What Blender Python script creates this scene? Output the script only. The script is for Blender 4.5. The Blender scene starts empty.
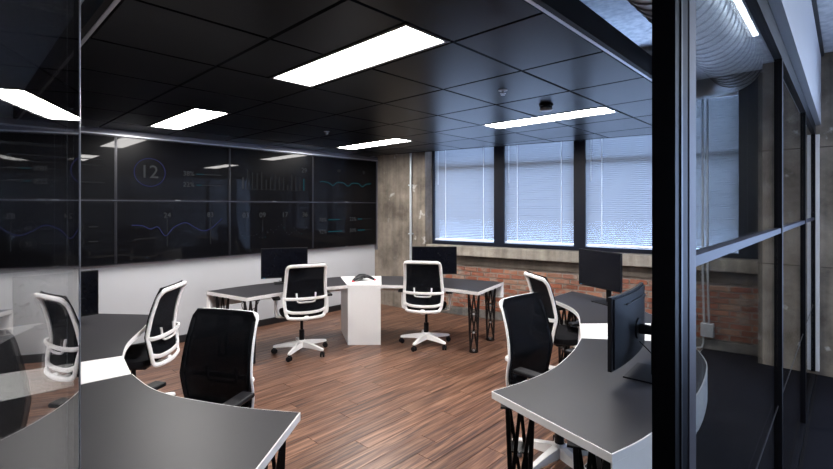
import bpy, bmesh, math, random
from mathutils import Vector, Matrix
random.seed(7)
PI = math.pi
C = bpy.context.scene.collection
SC = bpy.context.scene

# ------------------------------------------------------------------ camera
EYE = 1.70
YAW = math.radians(43.7)
cam_data = bpy.data.cameras.new('camera')
cam = bpy.data.objects.new('camera', cam_data); C.objects.link(cam)
cam.location = (0, 0, EYE)
cam.rotation_euler = (PI / 2, 0, YAW)
cam_data.sensor_width = 36
cam_data.lens = 450.5 / 833 * 36
cam_data.shift_y = -27.5 / 833
cam_data.clip_start = 0.02
SC.camera = cam

# ------------------------------------------------------------------ sky and exposure
world = bpy.data.worlds.new('world'); SC.world = world
world.use_nodes = True
bg = world.node_tree.nodes['Background']
bg.inputs['Color'].default_value = (0.45, 0.62, 1.0, 1)
bg.inputs['Strength'].default_value = 7.4
LAMP = 36.0            # strength of the ceiling light panels
SC.view_settings.view_transform = 'Standard'
SC.view_settings.look = 'None'
SC.view_settings.gamma = 1
SC.view_settings.use_curve_mapping = False
SC.view_settings.exposure = 0.75
SC.cycles.use_denoising = True
SC.cycles.max_bounces = 10
SC.cycles.diffuse_bounces = 5
SC.cycles.transparent_max_bounces = 16
SC.cycles.sample_clamp_indirect = 8

# ------------------------------------------------------------------ materials
def new_mat(name):
    m = bpy.data.materials.new(name); m.use_nodes = True
    nt = m.node_tree
    return m, nt, nt.nodes['Principled BSDF']
def plain(name, col, rough=0.5, metal=0.0, spec=0.5, coat=0.0, noise=0.06, nscale=40, bump=0.0, coat_rough=0.05):
    m, nt, b = new_mat(name)
    b.inputs['Roughness'].default_value = rough
    b.inputs['Metallic'].default_value = metal
    b.inputs['Specular IOR Level'].default_value = spec
    b.inputs['Coat Weight'].default_value = coat
    b.inputs['Coat Roughness'].default_value = coat_rough
    tc = nt.nodes.new('ShaderNodeTexCoord')
    n = nt.nodes.new('ShaderNodeTexNoise'); n.inputs['Scale'].default_value = nscale; n.inputs['Detail'].default_value = 4
    nt.links.new(tc.outputs['Object'], n.inputs['Vector'])
    r = nt.nodes.new('ShaderNodeValToRGB')
    lo = tuple(c * (1 - noise) for c in col) + (1,); hi = tuple(min(1, c * (1 + noise)) for c in col) + (1,)
    r.color_ramp.elements[0].color = lo; r.color_ramp.elements[1].color = hi
    nt.links.new(n.outputs['Fac'], r.inputs['Fac']); nt.links.new(r.outputs['Color'], b.inputs['Base Color'])
    if bump:
        bp = nt.nodes.new('ShaderNodeBump'); bp.inputs['Strength'].default_value = bump; bp.inputs['Distance'].default_value = 0.002
        nt.links.new(n.outputs['Fac'], bp.inputs['Height']); nt.links.new(bp.outputs['Normal'], b.inputs['Normal'])
    return m
def emit(name, col, s):
    m, nt, b = new_mat(name)
    b.inputs['Base Color'].default_value = (0.0, 0.0, 0.0, 1) if s < 2 else (0.9, 0.9, 0.9, 1)
    if s < 2: b.inputs['Specular IOR Level'].default_value = 0.0
    b.inputs['Emission Color'].default_value = col + (1,); b.inputs['Emission Strength'].default_value = s
    return m
def glass(name, tint=(0.93, 0.95, 0.95), ior=1.5, rough=0.0):
    m = bpy.data.materials.new(name); m.use_nodes = True
    nt = m.node_tree; nt.nodes.clear()
    out = nt.nodes.new('ShaderNodeOutputMaterial'); mix = nt.nodes.new('ShaderNodeMixShader')
    tr = nt.nodes.new('ShaderNodeBsdfTransparent'); tr.inputs['Color'].default_value = tint + (1,)
    gl = nt.nodes.new('ShaderNodeBsdfGlossy'); gl.inputs['Roughness'].default_value = rough
    geo = nt.nodes.new('ShaderNodeNewGeometry'); fr = nt.nodes.new('ShaderNodeFresnel')
    ma = nt.nodes.new('ShaderNodeMath'); ma.operation = 'MULTIPLY_ADD'
    ma.inputs[1].default_value = 1 / ior - ior; ma.inputs[2].default_value = ior
    nt.links.new(geo.outputs['Backfacing'], ma.inputs[0]); nt.links.new(ma.outputs[0], fr.inputs['IOR'])
    nt.links.new(fr.outputs[0], mix.inputs['Fac']); nt.links.new(tr.outputs[0], mix.inputs[1])
    nt.links.new(gl.outputs[0], mix.inputs[2]); nt.links.new(mix.outputs[0], out.inputs['Surface'])
    return m
def wood():
    m, nt, b = new_mat('plank_wood')
    L = nt.links; N = nt.nodes
    tc = N.new('ShaderNodeTexCoord'); oi = N.new('ShaderNodeObjectInfo')
    mp = N.new('ShaderNodeMapping'); mp.inputs['Scale'].default_value = (38, 1.5, 38)
    add = N.new('ShaderNodeVectorMath'); add.operation = 'MULTIPLY_ADD'
    comb = N.new('ShaderNodeCombineXYZ')
    L.new(oi.outputs['Random'], comb.inputs[0]); L.new(oi.outputs['Random'], comb.inputs[1])
    L.new(comb.outputs[0], add.inputs[0]); add.inputs[1].default_value = (7, 13, 0); L.new(tc.outputs['Object'], add.inputs[2])
    L.new(add.outputs[0], mp.inputs['Vector'])
    n = N.new('ShaderNodeTexNoise'); n.inputs['Scale'].default_value = 1.0; n.inputs['Detail'].default_value = 7; n.inputs['Roughness'].default_value = 0.62; n.inputs['Distortion'].default_value = 0.8
    L.new(mp.outputs[0], n.inputs['Vector'])
    r = N.new('ShaderNodeValToRGB'); e = r.color_ramp.elements
    e[0].position = 0.34; e[0].color = (0.040, 0.018, 0.013, 1)
    e[1].position = 0.70; e[1].color = (0.42, 0.235, 0.150, 1)
    mid = e.new(0.5); mid.color = (0.175, 0.083, 0.052, 1)
    L.new(n.outputs['Fac'], r.inputs['Fac'])
    hs = N.new('ShaderNodeHueSaturation')
    mr = N.new('ShaderNodeMapRange'); mr.inputs['To Min'].default_value = 0.70; mr.inputs['To Max'].default_value = 0.93
    L.new(oi.outputs['Random'], mr.inputs['Value']); L.new(mr.outputs[0], hs.inputs['Value'])
    L.new(r.outputs['Color'], hs.inputs['Color']); L.new(hs.outputs['Color'], b.inputs['Base Color'])
    b.inputs['Roughness'].default_value = 0.36; b.inputs['Specular IOR Level'].default_value = 0.45
    bp = N.new('ShaderNodeBump'); bp.inputs['Strength'].default_value = 0.25; bp.inputs['Distance'].default_value = 0.001
    L.new(n.outputs['Fac'], bp.inputs['Height']); L.new(bp.outputs['Normal'], b.inputs['Normal'])
    return m
def brick_mat():
    m, nt, b = new_mat('brick_clay'); L = nt.links; N = nt.nodes
    oi = N.new('ShaderNodeObjectInfo'); tc = N.new('ShaderNodeTexCoord')
    r = N.new('ShaderNodeValToRGB'); e = r.color_ramp.elements
    e[0].color = (0.218, 0.078, 0.047, 1); e[1].color = (0.406, 0.172, 0.101, 1)
    for p, c in ((0.3, (0.343, 0.117, 0.066, 1)), (0.6, (0.257, 0.109, 0.074, 1)), (0.85, (0.374, 0.211, 0.140, 1))):
        k = e.new(p); k.color = c
    L.new(oi.outputs['Random'], r.inputs['Fac'])
    n = N.new('ShaderNodeTexNoise'); n.inputs['Scale'].default_value = 9; n.inputs['Detail'].default_value = 6
    geo = N.new('ShaderNodeNewGeometry'); L.new(geo.outputs['Position'], n.inputs['Vector'])
    rr = N.new('ShaderNodeValToRGB'); rr.color_ramp.elements[0].position = 0.52; rr.color_ramp.elements[1].position = 0.72
    L.new(n.outputs['Fac'], rr.inputs['Fac'])
    mx = N.new('ShaderNodeMixRGB'); mx.inputs['Color2'].default_value = (0.36, 0.31, 0.26, 1)
    L.new(rr.outputs['Color'], mx.inputs['Fac']); L.new(r.outputs['Color'], mx.inputs['Color1']); L.new(mx.outputs[0], b.inputs['Base Color'])
    n2 = N.new('ShaderNodeTexNoise'); n2.inputs['Scale'].default_value = 60; L.new(geo.outputs['Position'], n2.inputs['Vector'])
    bp = N.new('ShaderNodeBump'); bp.inputs['Strength'].default_value = 0.5; bp.inputs['Distance'].default_value = 0.004
    L.new(n2.outputs['Fac'], bp.inputs['Height']); L.new(bp.outputs['Normal'], b.inputs['Normal'])
    b.inputs['Roughness'].default_value = 0.9
    return m
def concrete(name, dark, light, scale=2.2, patch=(0.55, 0.53, 0.5)):
    m, nt, b = new_mat(name); L = nt.links; N = nt.nodes
    geo = N.new('ShaderNodeNewGeometry')
    n = N.new('ShaderNodeTexNoise'); n.inputs['Scale'].default_value = scale; n.inputs['Detail'].default_value = 9; n.inputs['Roughness'].default_value = 0.65
    L.new(geo.outputs['Position'], n.inputs['Vector'])
    r = N.new('ShaderNodeValToRGB'); e = r.color_ramp.elements
    e[0].position = 0.32; e[0].color = dark + (1,); e[1].position = 0.68; e[1].color = light + (1,)
    L.new(n.outputs['Fac'], r.inputs['Fac'])
    mp = N.new('ShaderNodeMapping'); mp.inputs['Scale'].default_value = (14, 14, 0.7); L.new(geo.outputs['Position'], mp.inputs['Vector'])
    ns = N.new('ShaderNodeTexNoise'); ns.inputs['Scale'].default_value = 1; ns.inputs['Detail'].default_value = 3; L.new(mp.outputs[0], ns.inputs['Vector'])
    rs = N.new('ShaderNodeValToRGB'); rs.color_ramp.elements[0].position = 0.35; rs.color_ramp.elements[1].position = 0.65
    rs.color_ramp.elements[0].color = (0.78, 0.78, 0.78, 1); rs.color_ramp.elements[1].color = (1.1, 1.08, 1.05, 1)
    L.new(ns.outputs['Fac'], rs.inputs['Fac'])
    mul = N.new('ShaderNodeMixRGB'); mul.blend_type = 'MULTIPLY'; mul.inputs['Fac'].default_value = 1
    L.new(r.outputs['Color'], mul.inputs['Color1']); L.new(rs.outputs['Color'], mul.inputs['Color2'])
    v = N.new('ShaderNodeTexNoise'); v.inputs['Scale'].default_value = 5.5; v.inputs['Detail'].default_value = 5; L.new(geo.outputs['Position'], v.inputs['Vector'])
    rv = N.new('ShaderNodeValToRGB'); rv.color_ramp.elements[0].position = 0.66; rv.color_ramp.elements[1].position = 0.74
    L.new(v.outputs['Fac'], rv.inputs['Fac'])
    mx = N.new('ShaderNodeMixRGB'); mx.inputs['Color2'].default_value = patch + (1,)
    L.new(rv.outputs['Color'], mx.inputs['Fac']); L.new(mul.outputs[0], mx.inputs['Color1']); L.new(mx.outputs[0], b.inputs['Base Color'])
    bp = N.new('ShaderNodeBump'); bp.inputs['Strength'].default_value = 0.5; bp.inputs['Distance'].default_value = 0.01
    L.new(n.outputs['Fac'], bp.inputs['Height']); L.new(bp.outputs['Normal'], b.inputs['Normal'])
    b.inputs['Roughness'].default_value = 0.88
    return m
def translucent(name, col, fac=0.5):
    m = bpy.data.materials.new(name); m.use_nodes = True; nt = m.node_tree; nt.nodes.clear()
    out = nt.nodes.new('ShaderNodeOutputMaterial'); mix = nt.nodes.new('ShaderNodeMixShader'); mix.inputs['Fac'].default_value = fac
    d = nt.nodes.new('ShaderNodeBsdfDiffuse'); t = nt.nodes.new('ShaderNodeBsdfTranslucent')
    d.inputs['Color'].default_value = col + (1,); t.inputs['Color'].default_value = col + (1,)
    nt.links.new(d.outputs[0], mix.inputs[1]); nt.links.new(t.outputs[0], mix.inputs[2]); nt.links.new(mix.outputs[0], out.inputs['Surface'])
    return m
def mesh_fabric(name, col, see):
    m, nt, b = new_mat(name)
    b.inputs['Base Color'].default_value = col + (1,); b.inputs['Roughness'].default_value = 0.85; b.inputs['Specular IOR Level'].default_value = 0.12
    out = nt.nodes['Material Output']; mix = nt.nodes.new('ShaderNodeMixShader'); mix.inputs['Fac'].default_value = see
    tr = nt.nodes.new('ShaderNodeBsdfTransparent'); tr.inputs['Color'].default_value = (0.75, 0.75, 0.8, 1)
    nt.links.new(b.outputs[0], mix.inputs[1]); nt.links.new(tr.outputs[0], mix.inputs[2]); nt.links.new(mix.outputs[0], out.inputs['Surface'])
    return m

M = {
 'white_wall': plain('white_wall_paint', (0.50, 0.51, 0.54), 0.55, nscale=3, noise=0.03),
 'black': plain('black_paint', (0.010, 0.010, 0.012), 0.45),
 'frame': plain('black_aluminium', (0.003, 0.003, 0.005), 0.5, spec=0.12),
 'tile': plain('black_ceiling_tile', (0.004, 0.004, 0.006), 0.30, spec=0.07, noise=0.3, nscale=160, bump=0.15),
 'grid': plain('black_ceiling_grid', (0.015, 0.015, 0.018), 0.4),
 'alu': plain('brushed_aluminium', (0.55, 0.56, 0.60), 0.35, metal=0.7),
 'silver': plain('galvanised_steel', (0.60, 0.64, 0.68), 0.42, metal=0.55, noise=0.12, nscale=14),
 'duct': plain('galvanised_duct', (0.50, 0.54, 0.58), 0.42, metal=0.35, noise=0.10, nscale=10),
 'seam': plain('dark_duct_seam', (0.16, 0.18, 0.20), 0.45, metal=0.3),
 'base': plain('black_baseboard', (0.008, 0.008, 0.010), 0.5),
 'laminate': plain('charcoal_laminate', (0.024, 0.023, 0.027), 0.45, spec=0.25, noise=0.08, nscale=6),
 'white': plain('white_laminate', (0.88, 0.865, 0.86), 0.42, noise=0.02),
 'plastic_w': plain('white_plastic', (0.90, 0.885, 0.88), 0.38, noise=0.02),
 'plastic_b': plain('black_plastic', (0.006, 0.006, 0.008), 0.5, spec=0.2),
 'fabric': plain('black_seat_fabric', (0.009, 0.009, 0.011), 0.9, spec=0.1, nscale=300, noise=0.4, bump=0.3),
 'rod': plain('black_steel_rod', (0.010, 0.010, 0.012), 0.35, metal=0.2),
 'screen_off': plain('monitor_screen', (0.004, 0.0045, 0.008), 0.2, spec=0.2),
 'display': plain('display_panel', (0.003, 0.003, 0.004), 0.30, spec=0.05, coat=0.22, coat_rough=0.015),
 'carpet': plain('dark_carpet', (0.008, 0.008, 0.011), 0.95, spec=0.05, noise=0.5, nscale=220, bump=0.4),
 'carpet_in': plain('dark_brown_carpet', (0.016, 0.014, 0.014), 0.9, spec=0.05, noise=0.45, nscale=160, bump=0.4),
 'winframe': plain('navy_window_frame', (0.004, 0.006, 0.016), 0.45, spec=0.3),
 'slab': concrete('painted_slab', (0.62, 0.64, 0.68), (0.80, 0.82, 0.85), 1.5, (0.30, 0.32, 0.36)),
 'concrete': concrete('raw_concrete', (0.105, 0.088, 0.072), (0.33, 0.285, 0.24)),
 'ledge': concrete('ledge_concrete', (0.24, 0.21, 0.18), (0.46, 0.42, 0.37), 4),
 'lintel': concrete('dark_concrete', (0.09, 0.075, 0.06), (0.17, 0.14, 0.115), 4, (0.2, 0.17, 0.14)),
 'plinth': concrete('plinth_concrete', (0.10, 0.10, 0.10), (0.24, 0.22, 0.20), 6),
 'mortar': plain('mortar', (0.31, 0.275, 0.24), 0.95, noise=0.3, nscale=18, bump=0.3),
 'wood': wood(), 'brick': brick_mat(),
 'lamp': emit('lit_diffuser', (1.0, 0.97, 0.94), LAMP),
 'batten': emit('batten_diffuser', (0.78, 0.88, 1.0), 6.0),
 'corridor': emit('added_lamp_diffuser', (0.80, 0.89, 1.0), 55.0),  # glow of the added corridor lamps that brighten the bulkhead
 'ink': emit('screen_ink_grey', (0.75, 0.78, 0.85), 0.038),
 'ink2': emit('screen_ink_faint', (0.75, 0.78, 0.85), 0.018),
 'blue': emit('screen_ink_blue', (0.25, 0.28, 0.95), 0.065),
 'teal': emit('screen_ink_teal', (0.08, 0.55, 0.70), 0.06),
 'led': emit('standby_led', (0.1, 0.5, 0.9), 0.6),
 'red': plain('red_rubber', (0.6, 0.04, 0.06), 0.5),
 'glass': glass('partition_glass', (0.97, 0.985, 0.985), 1.33), 'doorglass': glass('door_glass', (0.95, 0.96, 0.96)),
 'pane': glass('window_glass', (0.95, 0.97, 0.98)),
 'slat': translucent('blind_slat', (0.34, 0.345, 0.35), 0.23),
 'cord': translucent('blind_cord', (0.95, 0.95, 0.95), 0.5),
 'mesh': mesh_fabric('black_back_mesh', (0.005, 0.006, 0.009), 0.12),
}

# ------------------------------------------------------------------ mesh helpers
def cr(pts, n=8, closed=False):
    P = [Vector(p) for p in pts]; out = []; k = len(P)
    for i in range(k if closed else k - 1):
        g = (lambda j: P[j % k]) if closed else (lambda j: P[min(max(j, 0), k - 1)])
        a, b, c, d = g(i - 1), g(i), g(i + 1), g(i + 2)
        for q in range(n):
            t = q / n
            out.append(0.5 * ((2 * b) + (c - a) * t + (2 * a - 5 * b + 4 * c - d) * t * t + (3 * b - a - 3 * c + d) * t ** 3))
    if not closed: out.append(P[-1].copy())
    return out
def inset(poly, d):
    n = len(poly); A = sum(poly[i][0] * poly[(i + 1) % n][1] - poly[(i + 1) % n][0] * poly[i][1] for i in range(n))
    s = 1 if A > 0 else -1; out = []
    for i in range(n):
        p0, p1, p2 = Vector(poly[i - 1][:2]), Vector(poly[i][:2]), Vector(poly[(i + 1) % n][:2])
        e1 = (p1 - p0).normalized(); e2 = (p2 - p1).normalized()
        n1 = Vector((-e1.y, e1.x)) * s; n2 = Vector((-e2.y, e2.x)) * s
        b = (n1 + n2); b = b.normalized() if b.length > 1e-6 else n1
        out.append(tuple(p1 + b * (d / max(0.35, b.dot(n1)))))
    return out
class MB:
    def __init__(s): s.v = []; s.f = []; s.m = Matrix.Identity(4)
    def add(s, vs, fs):
        k = len(s.v); s.v += [tuple(s.m @ Vector(p)) for p in vs]; s.f += [tuple(i + k for i in f) for f in fs]; return s
    def box(s, x0, x1, y0, y1, z0, z1):
        vs = [(x, y, z) for z in (z0, z1) for y in (y0, y1) for x in (x0, x1)]
        return s.add(vs, [(0, 2, 3, 1), (4, 5, 7, 6), (0, 1, 5, 4), (2, 6, 7, 3), (0, 4, 6, 2), (1, 3, 7, 5)])
    def frustum(s, lo, hi):
        n = len(lo); vs = [tuple(p) for p in lo] + [tuple(p) for p in hi]
        return s.add(vs, [tuple(range(n - 1, -1, -1)), tuple(range(n, 2 * n))] + [(i, (i + 1) % n, n + (i + 1) % n, n + i) for i in range(n)])
    def prism(s, poly, z0, z1):
        n = len(poly); A = sum(poly[i][0] * poly[(i + 1) % n][1] - poly[(i + 1) % n][0] * poly[i][1] for i in range(n))
        if A < 0: poly = poly[::-1]
        return s.frustum([(p[0], p[1], z0) for p in poly], [(p[0], p[1], z1) for p in poly])
    def tube(s, path, r, n=10, closed=False, up=None, rb=None, caps=True):
        P = [Vector(p) for p in path]; k = len(P); R = r if isinstance(r, (list, tuple)) else [r] * k
        RB = R if rb is None else (rb if isinstance(rb, (list, tuple)) else [rb] * k)
        vs = []; fs = []; prev = None
        for i in range(k):
            T = (P[(i + 1) % k] - P[i - 1]) if closed else (P[min(i + 1, k - 1)] - P[max(i - 1, 0)])
            T.normalize()
            if up is not None:
                b2 = Vector(up) - T * T.dot(Vector(up)); b2.normalize(); b1 = T.cross(b2)
            else:
                if prev is None: prev = Vector((0, 0, 1)) if abs(T.z) < 0.9 else Vector((1, 0, 0))
                b1 = prev - T * T.dot(prev); b1.normalize(); prev = b1; b2 = T.cross(b1)
            for j in range(n):
                a = 2 * PI * j / n
                vs.append(P[i] + b1 * (math.cos(a) * R[i]) + b2 * (math.sin(a) * RB[i]))
        for i in range(k if closed else k - 1):
            for j in range(n):
                a, b = i * n + j, i * n + (j + 1) % n; c, d = ((i + 1) % k) * n + (j + 1) % n, ((i + 1) % k) * n + j
                fs.append((a, b, c, d))
        if not closed and caps: fs += [tuple(range(n - 1, -1, -1)), tuple((k - 1) * n + j for j in range(n))]
        return s.add(vs, fs)
    def bar(s, a, b, w, h=None):
        a, b = Vector(a), Vector(b); h = h or w; T = (b - a).normalized()
        u = Vector((0, 0, 1)) if abs(T.z) < 0.95 else Vector((1, 0, 0))
        x = T.cross(u).normalized() * (w / 2); y = x.cross(T).normalized() * (h / 2)
        vs = [p + i + j for p in (a, b) for i, j in ((-x, -y), (x, -y), (x, y), (-x, y))]
        return s.add(vs, [(0, 3, 2, 1), (4, 5, 6, 7), (0, 1, 5, 4), (1, 2, 6, 5), (2, 3, 7, 6), (3, 0, 4, 7)])
    def lathe(s, prof, c=(0, 0, 0), n=20):
        vs = [(c[0] + r * math.cos(2 * PI * j / n), c[1] + r * math.sin(2 * PI * j / n), c[2] + z) for r, z in prof for j in range(n)]
        fs = [(i * n + j, i * n + (j + 1) % n, (i + 1) * n + (j + 1) % n, (i + 1) * n + j) for i in range(len(prof) - 1) for j in range(n)]
        fs += [tuple(range(n - 1, -1, -1)), tuple((len(prof) - 1) * n + j for j in range(n))]
        return s.add(vs, fs)
    def surf(s, rows, thick):          # rows of points, thickened along the normal-ish vector given per call
        a, b = len(rows), len(rows[0]); t = Vector(thick)
        vs = [Vector(p) for r in rows for p in r]; vs += [p + t for p in vs]; o = a * b; fs = []
        for i in range(a - 1):
            for j in range(b - 1):
                q = (i * b + j, i * b + j + 1, (i + 1) * b + j + 1, (i + 1) * b + j)
                fs.append(q); fs.append(tuple(x + o for x in q[::-1]))
        rim = [j for j in range(b)] + [i * b + b - 1 for i in range(1, a)] + [(a - 1) * b + j for j in range(b - 2, -1, -1)] + [i * b for i in range(a - 2, 0, -1)]
        for i in range(len(rim)):
            p, q = rim[i], rim[(i + 1) % len(rim)]; fs.append((q, p, p + o, q + o))
        return s.add(vs, fs)
    def mesh(s, name, mat, smooth=False, off=(0, 0, 0)):
        me = bpy.data.meshes.new(name)
        me.from_pydata([(p[0] - off[0], p[1] - off[1], p[2] - off[2]) for p in s.v], [], s.f)
        bm = bmesh.new(); bm.from_mesh(me); bmesh.ops.recalc_face_normals(bm, faces=bm.faces); bm.to_mesh(me); bm.free()
        me.materials.append(mat)
        if smooth:
            me.polygons.foreach_set('use_smooth', [True] * len(me.polygons))
            me.set_sharp_from_angle(angle=math.radians(40))
        return me
    def build(s, name, mat, parent=None, smooth=False, off=(0, 0, 0), bevel=0):
        return link(name, s.mesh(name, mat, smooth, off), parent, bevel=bevel)
def link(name, me, parent=None, loc=(0, 0, 0), rot=(0, 0, 0), bevel=0):
    o = bpy.data.objects.new(name, me); C.objects.link(o); o.parent = parent; o.location = loc; o.rotation_euler = rot
    if bevel:
        b = o.modifiers.new('bevel', 'BEVEL'); b.width = bevel; b.segments = 2; b.limit_method = 'ANGLE'
    return o
def thing(name, label, cat, loc=(0, 0, 0), rz=0, group=None):
    o = bpy.data.objects.new(name, None); C.objects.link(o); o.location = loc; o.rotation_euler = (0, 0, rz)
    o.empty_display_size = 0.1
    return tag(o, label, cat, group)
def tag(o, label=None, cat=None, group=None, kind=None):
    if label: o['label'] = label
    if cat: o['category'] = cat
    if group: o['group'] = group
    if kind: o['kind'] = kind
    return o
def struct(o, label, cat=None): return tag(o, label, cat, kind='structure')
def root(name, label, cat=None, loc=(0, 0, 0), rz=0):
    o = bpy.data.objects.new(name, None); C.objects.link(o); o.location = loc; o.rotation_euler = (0, 0, rz); o.empty_display_size = 0.1
    return struct(o, label, cat)
def copy_tree(o, parent=None):
    c = o.copy(); C.objects.link(c); c.parent = parent
    for ch in list(o.children): copy_tree(ch, c)
    return c

# ------------------------------------------------------------------ shell dimensions
XL = -6.05                     # wall with the displays
XP = -0.23                     # glass partition
ZC = 2.58; ZS = 3.75           # tiled ceiling, concrete slab
SLOPE = 0.22                   # window wall skew
WA = math.atan(SLOPE)
W0 = (-6.0, 6.597 - SLOPE * 6.0)  # start of the window wall at the display wall
def ylin(x): return 6.597 + SLOPE * x
TOP = 3.62; TRANSOM = 3.10  # slab raised, unseen clear transoms added above the blinds to daylight it

# floor: slab plus planks plus carpet
fl = root('floor', 'reddish brown wood plank floor with dark carpet along the glass', 'floor')
MB().box(-6.2, 2.8, -2.8, 7.2, -0.14, -0.006).build('subfloor', M['black'], fl)
pw, pl = 0.148, 1.22
plank_me = MB().frustum([(-pw/2, -pl/2, -0.006), (pw/2, -pl/2, -0.006), (pw/2, pl/2, -0.006), (-pw/2, pl/2, -0.006)],
                        [(-pw/2+.0012, -pl/2+.0012, 0), (pw/2-.0012, -pl/2+.0012, 0), (pw/2-.0012, pl/2-.0012, 0), (-pw/2+.0012, pl/2-.0012, 0)]).mesh('plank', M['wood'])
XW = -1.25
row = 0; x = XW - pw / 2
while x > XL - 0.05:
    y = -0.3 + [0, 0.41, 0.83, 0.2, 0.62, 1.02][row % 6] - 0.3
    while y < ylin(x) + 0.55:
        link('plank', plank_me, fl, (x, y, 0), (0, 0, PI * random.randint(0, 1))); y += pl + 0.001
    x -= pw + 0.001; row += 1
MB().box(XW + 0.004, XP + 0.02, -1.2, 6.9, -0.006, 0.0).build('carpet', M['carpet_in'], fl)
MB().box(XW, XW + 0.004, -1.2, 6.9, -0.006, 0.002).build('edge_strip', M['alu'], fl)
MB().box(XP + 0.02, 2.7, -2.7, 6.9, -0.006, 0.0).build('carpet', M['carpet'], fl)
MB().box(XL, XW, -2.7, -1.1, -0.006, -0.001).build('carpet', M['carpet_in'], fl)

# left wall, baseboard, outer shell
struct(MB().box(XL - 0.15, XL, -2.7, 5.30, 0, ZS).build('wall_left', M['white_wall']), 'pale grey painted wall below the video displays', 'wall')
struct(MB().box(XL, XL + 0.018, -2.6, 5.09, 0.001, 0.092).build('baseboard_left', M['base'], bevel=0.003), 'black baseboard along the pale grey wall', 'baseboard')
struct(MB().box(XL - 0.15, 2.75, -2.85, -2.7, 0, ZS).build('wall_front', M['white_wall']), 'white painted wall behind the desk wing by the glass door', 'wall')
struct(MB().box(2.6, 2.75, -2.7, 7.2, 0, ZS).build('wall_right', M['white_wall']), 'white painted corridor wall beyond the glass partition', 'wall')
struct(MB().box(-6.3, 2.8, -2.85, 7.3, ZS, ZS + 0.2).build('slab', M['slab']), 'bluish painted concrete slab above the dropped ceiling', 'ceiling')

# ------------------------------------------------------------------ window wall (local frame: s along the wall, +y outwards)
wb = root('wall_back', 'red brick wall with concrete ledge under the windows', 'wall', (W0[0], W0[1], 0), WA)
S_END = 5.39
OPEN = [(1.085, 2.22), (2.29, 3.39), (3.455, 4.60), (4.655, 5.255)]
MB().box(1.05, 5.7, 0.012, 0.30, 0, 0.80).build('mortar_bed', M['mortar'], wb)
MB().box(1.05, 5.7, -0.035, 0.012, 0, 0.115).build('plinth', M['plinth'], wb, bevel=0.006)
MB().box(1.05, 5.7, -0.02, 0.30, 0.80, 0.945).build('lintel', M['lintel'], wb)
MB().box(1.05, 5.42, -0.13, 0.30, 0.945, 1.095).build('ledge', M['ledge'], wb, bevel=0.012)
MB().box(-0.3, 6.3, 0.0, 0.30, TOP, ZS).build('head', M['concrete'], wb)
MB().box(-0.3, 1.085, 0.0, 0.30, 0, TOP).build('pier', M['concrete'], wb)
bl, bh = 0.203, 0.060
brick_me = []
for k in range(4):
    rr = random.Random(k); j = lambda: rr.uniform(-0.004, 0.004)
    brick_me.append(MB().frustum([(0+j(), 0.03, 0+j()), (bl+j(), 0.03, 0+j()), (bl+j(), 0.03, bh+j()), (0+j(), 0.03, bh+j())][::-1],
        [(0.005+j(), j(), 0.004+j()), (bl-0.005+j(), j(), 0.004+j()), (bl-0.005+j(), j(), bh-0.004+j()), (0.005+j(), j(), bh-0.004+j())][::-1]).mesh('brick', M['brick']))
z = 0.122; r = 0
while z + bh < 0.805:
    s = 1.06 - (0.107 if r % 2 else 0)
    while s < 5.5:
        if s > 1.0: link('brick', random.choice(brick_me), wb, (s, random.uniform(-0.006, 0.004), z))
        s += bl + 0.011
    z += bh + 0.0125; r += 1
MB().box(5.292, 5.85, 0.03, 0.2, 1.10, ZS).build('window_jamb', M['winframe'], wb)
# big concrete columns at both ends
struct(MB().prism([(XL, 5.50), (XL, 5.262), (-4.93, 5.36), (-4.93, 5.62)], 0, ZS).build('concrete_column', M['concrete']),
       'rough brown concrete column between display wall and windows', 'column')
cl = root('concrete_column', 'grey brown concrete column at the end of the glass partition', 'column')
MB().box(-0.70, 0.17, 6.12, 6.9, 0, ZS).build('shaft', M['concrete'], cl)
MB().box(-0.705, 0.172, 6.113, 6.125, 1.085, 1.10).build('pour_joint', M['lintel'], cl)
MB().box(-0.705, 0.172, 6.113, 6.125, 2.30, 2.312).build('pour_joint', M['lintel'], cl)
struct(MB().box(0.17, 1.0, 6.35, 6.6, 0, ZS).build('wall_corridor_end', M['black']), 'unseen corridor end wall, blacked to cut reflections in the partition glass', 'wall')  # unseen wall kept black so less brightness reflects in the partition
# unseen corridor end wall; window opening added to let daylight onto the bulkhead
wc = root('wall_corridor', 'white corridor end wall with a window opening added for daylight', 'wall')
MB().box(1.0, 2.7, 6.4, 6.6, 0, 0.3).build('lower', M['white_wall'], wc); MB().box(1.0, 2.7, 6.4, 6.6, 3.0, ZS).build('upper', M['white_wall'], wc)
MB().box(1.0, 1.15, 6.4, 6.6, 0.3, 3.0).build('jamb', M['winframe'], wc); MB().box(2.5, 2.7, 6.4, 6.6, 0.3, 3.0).build('jamb', M['winframe'], wc)

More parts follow.
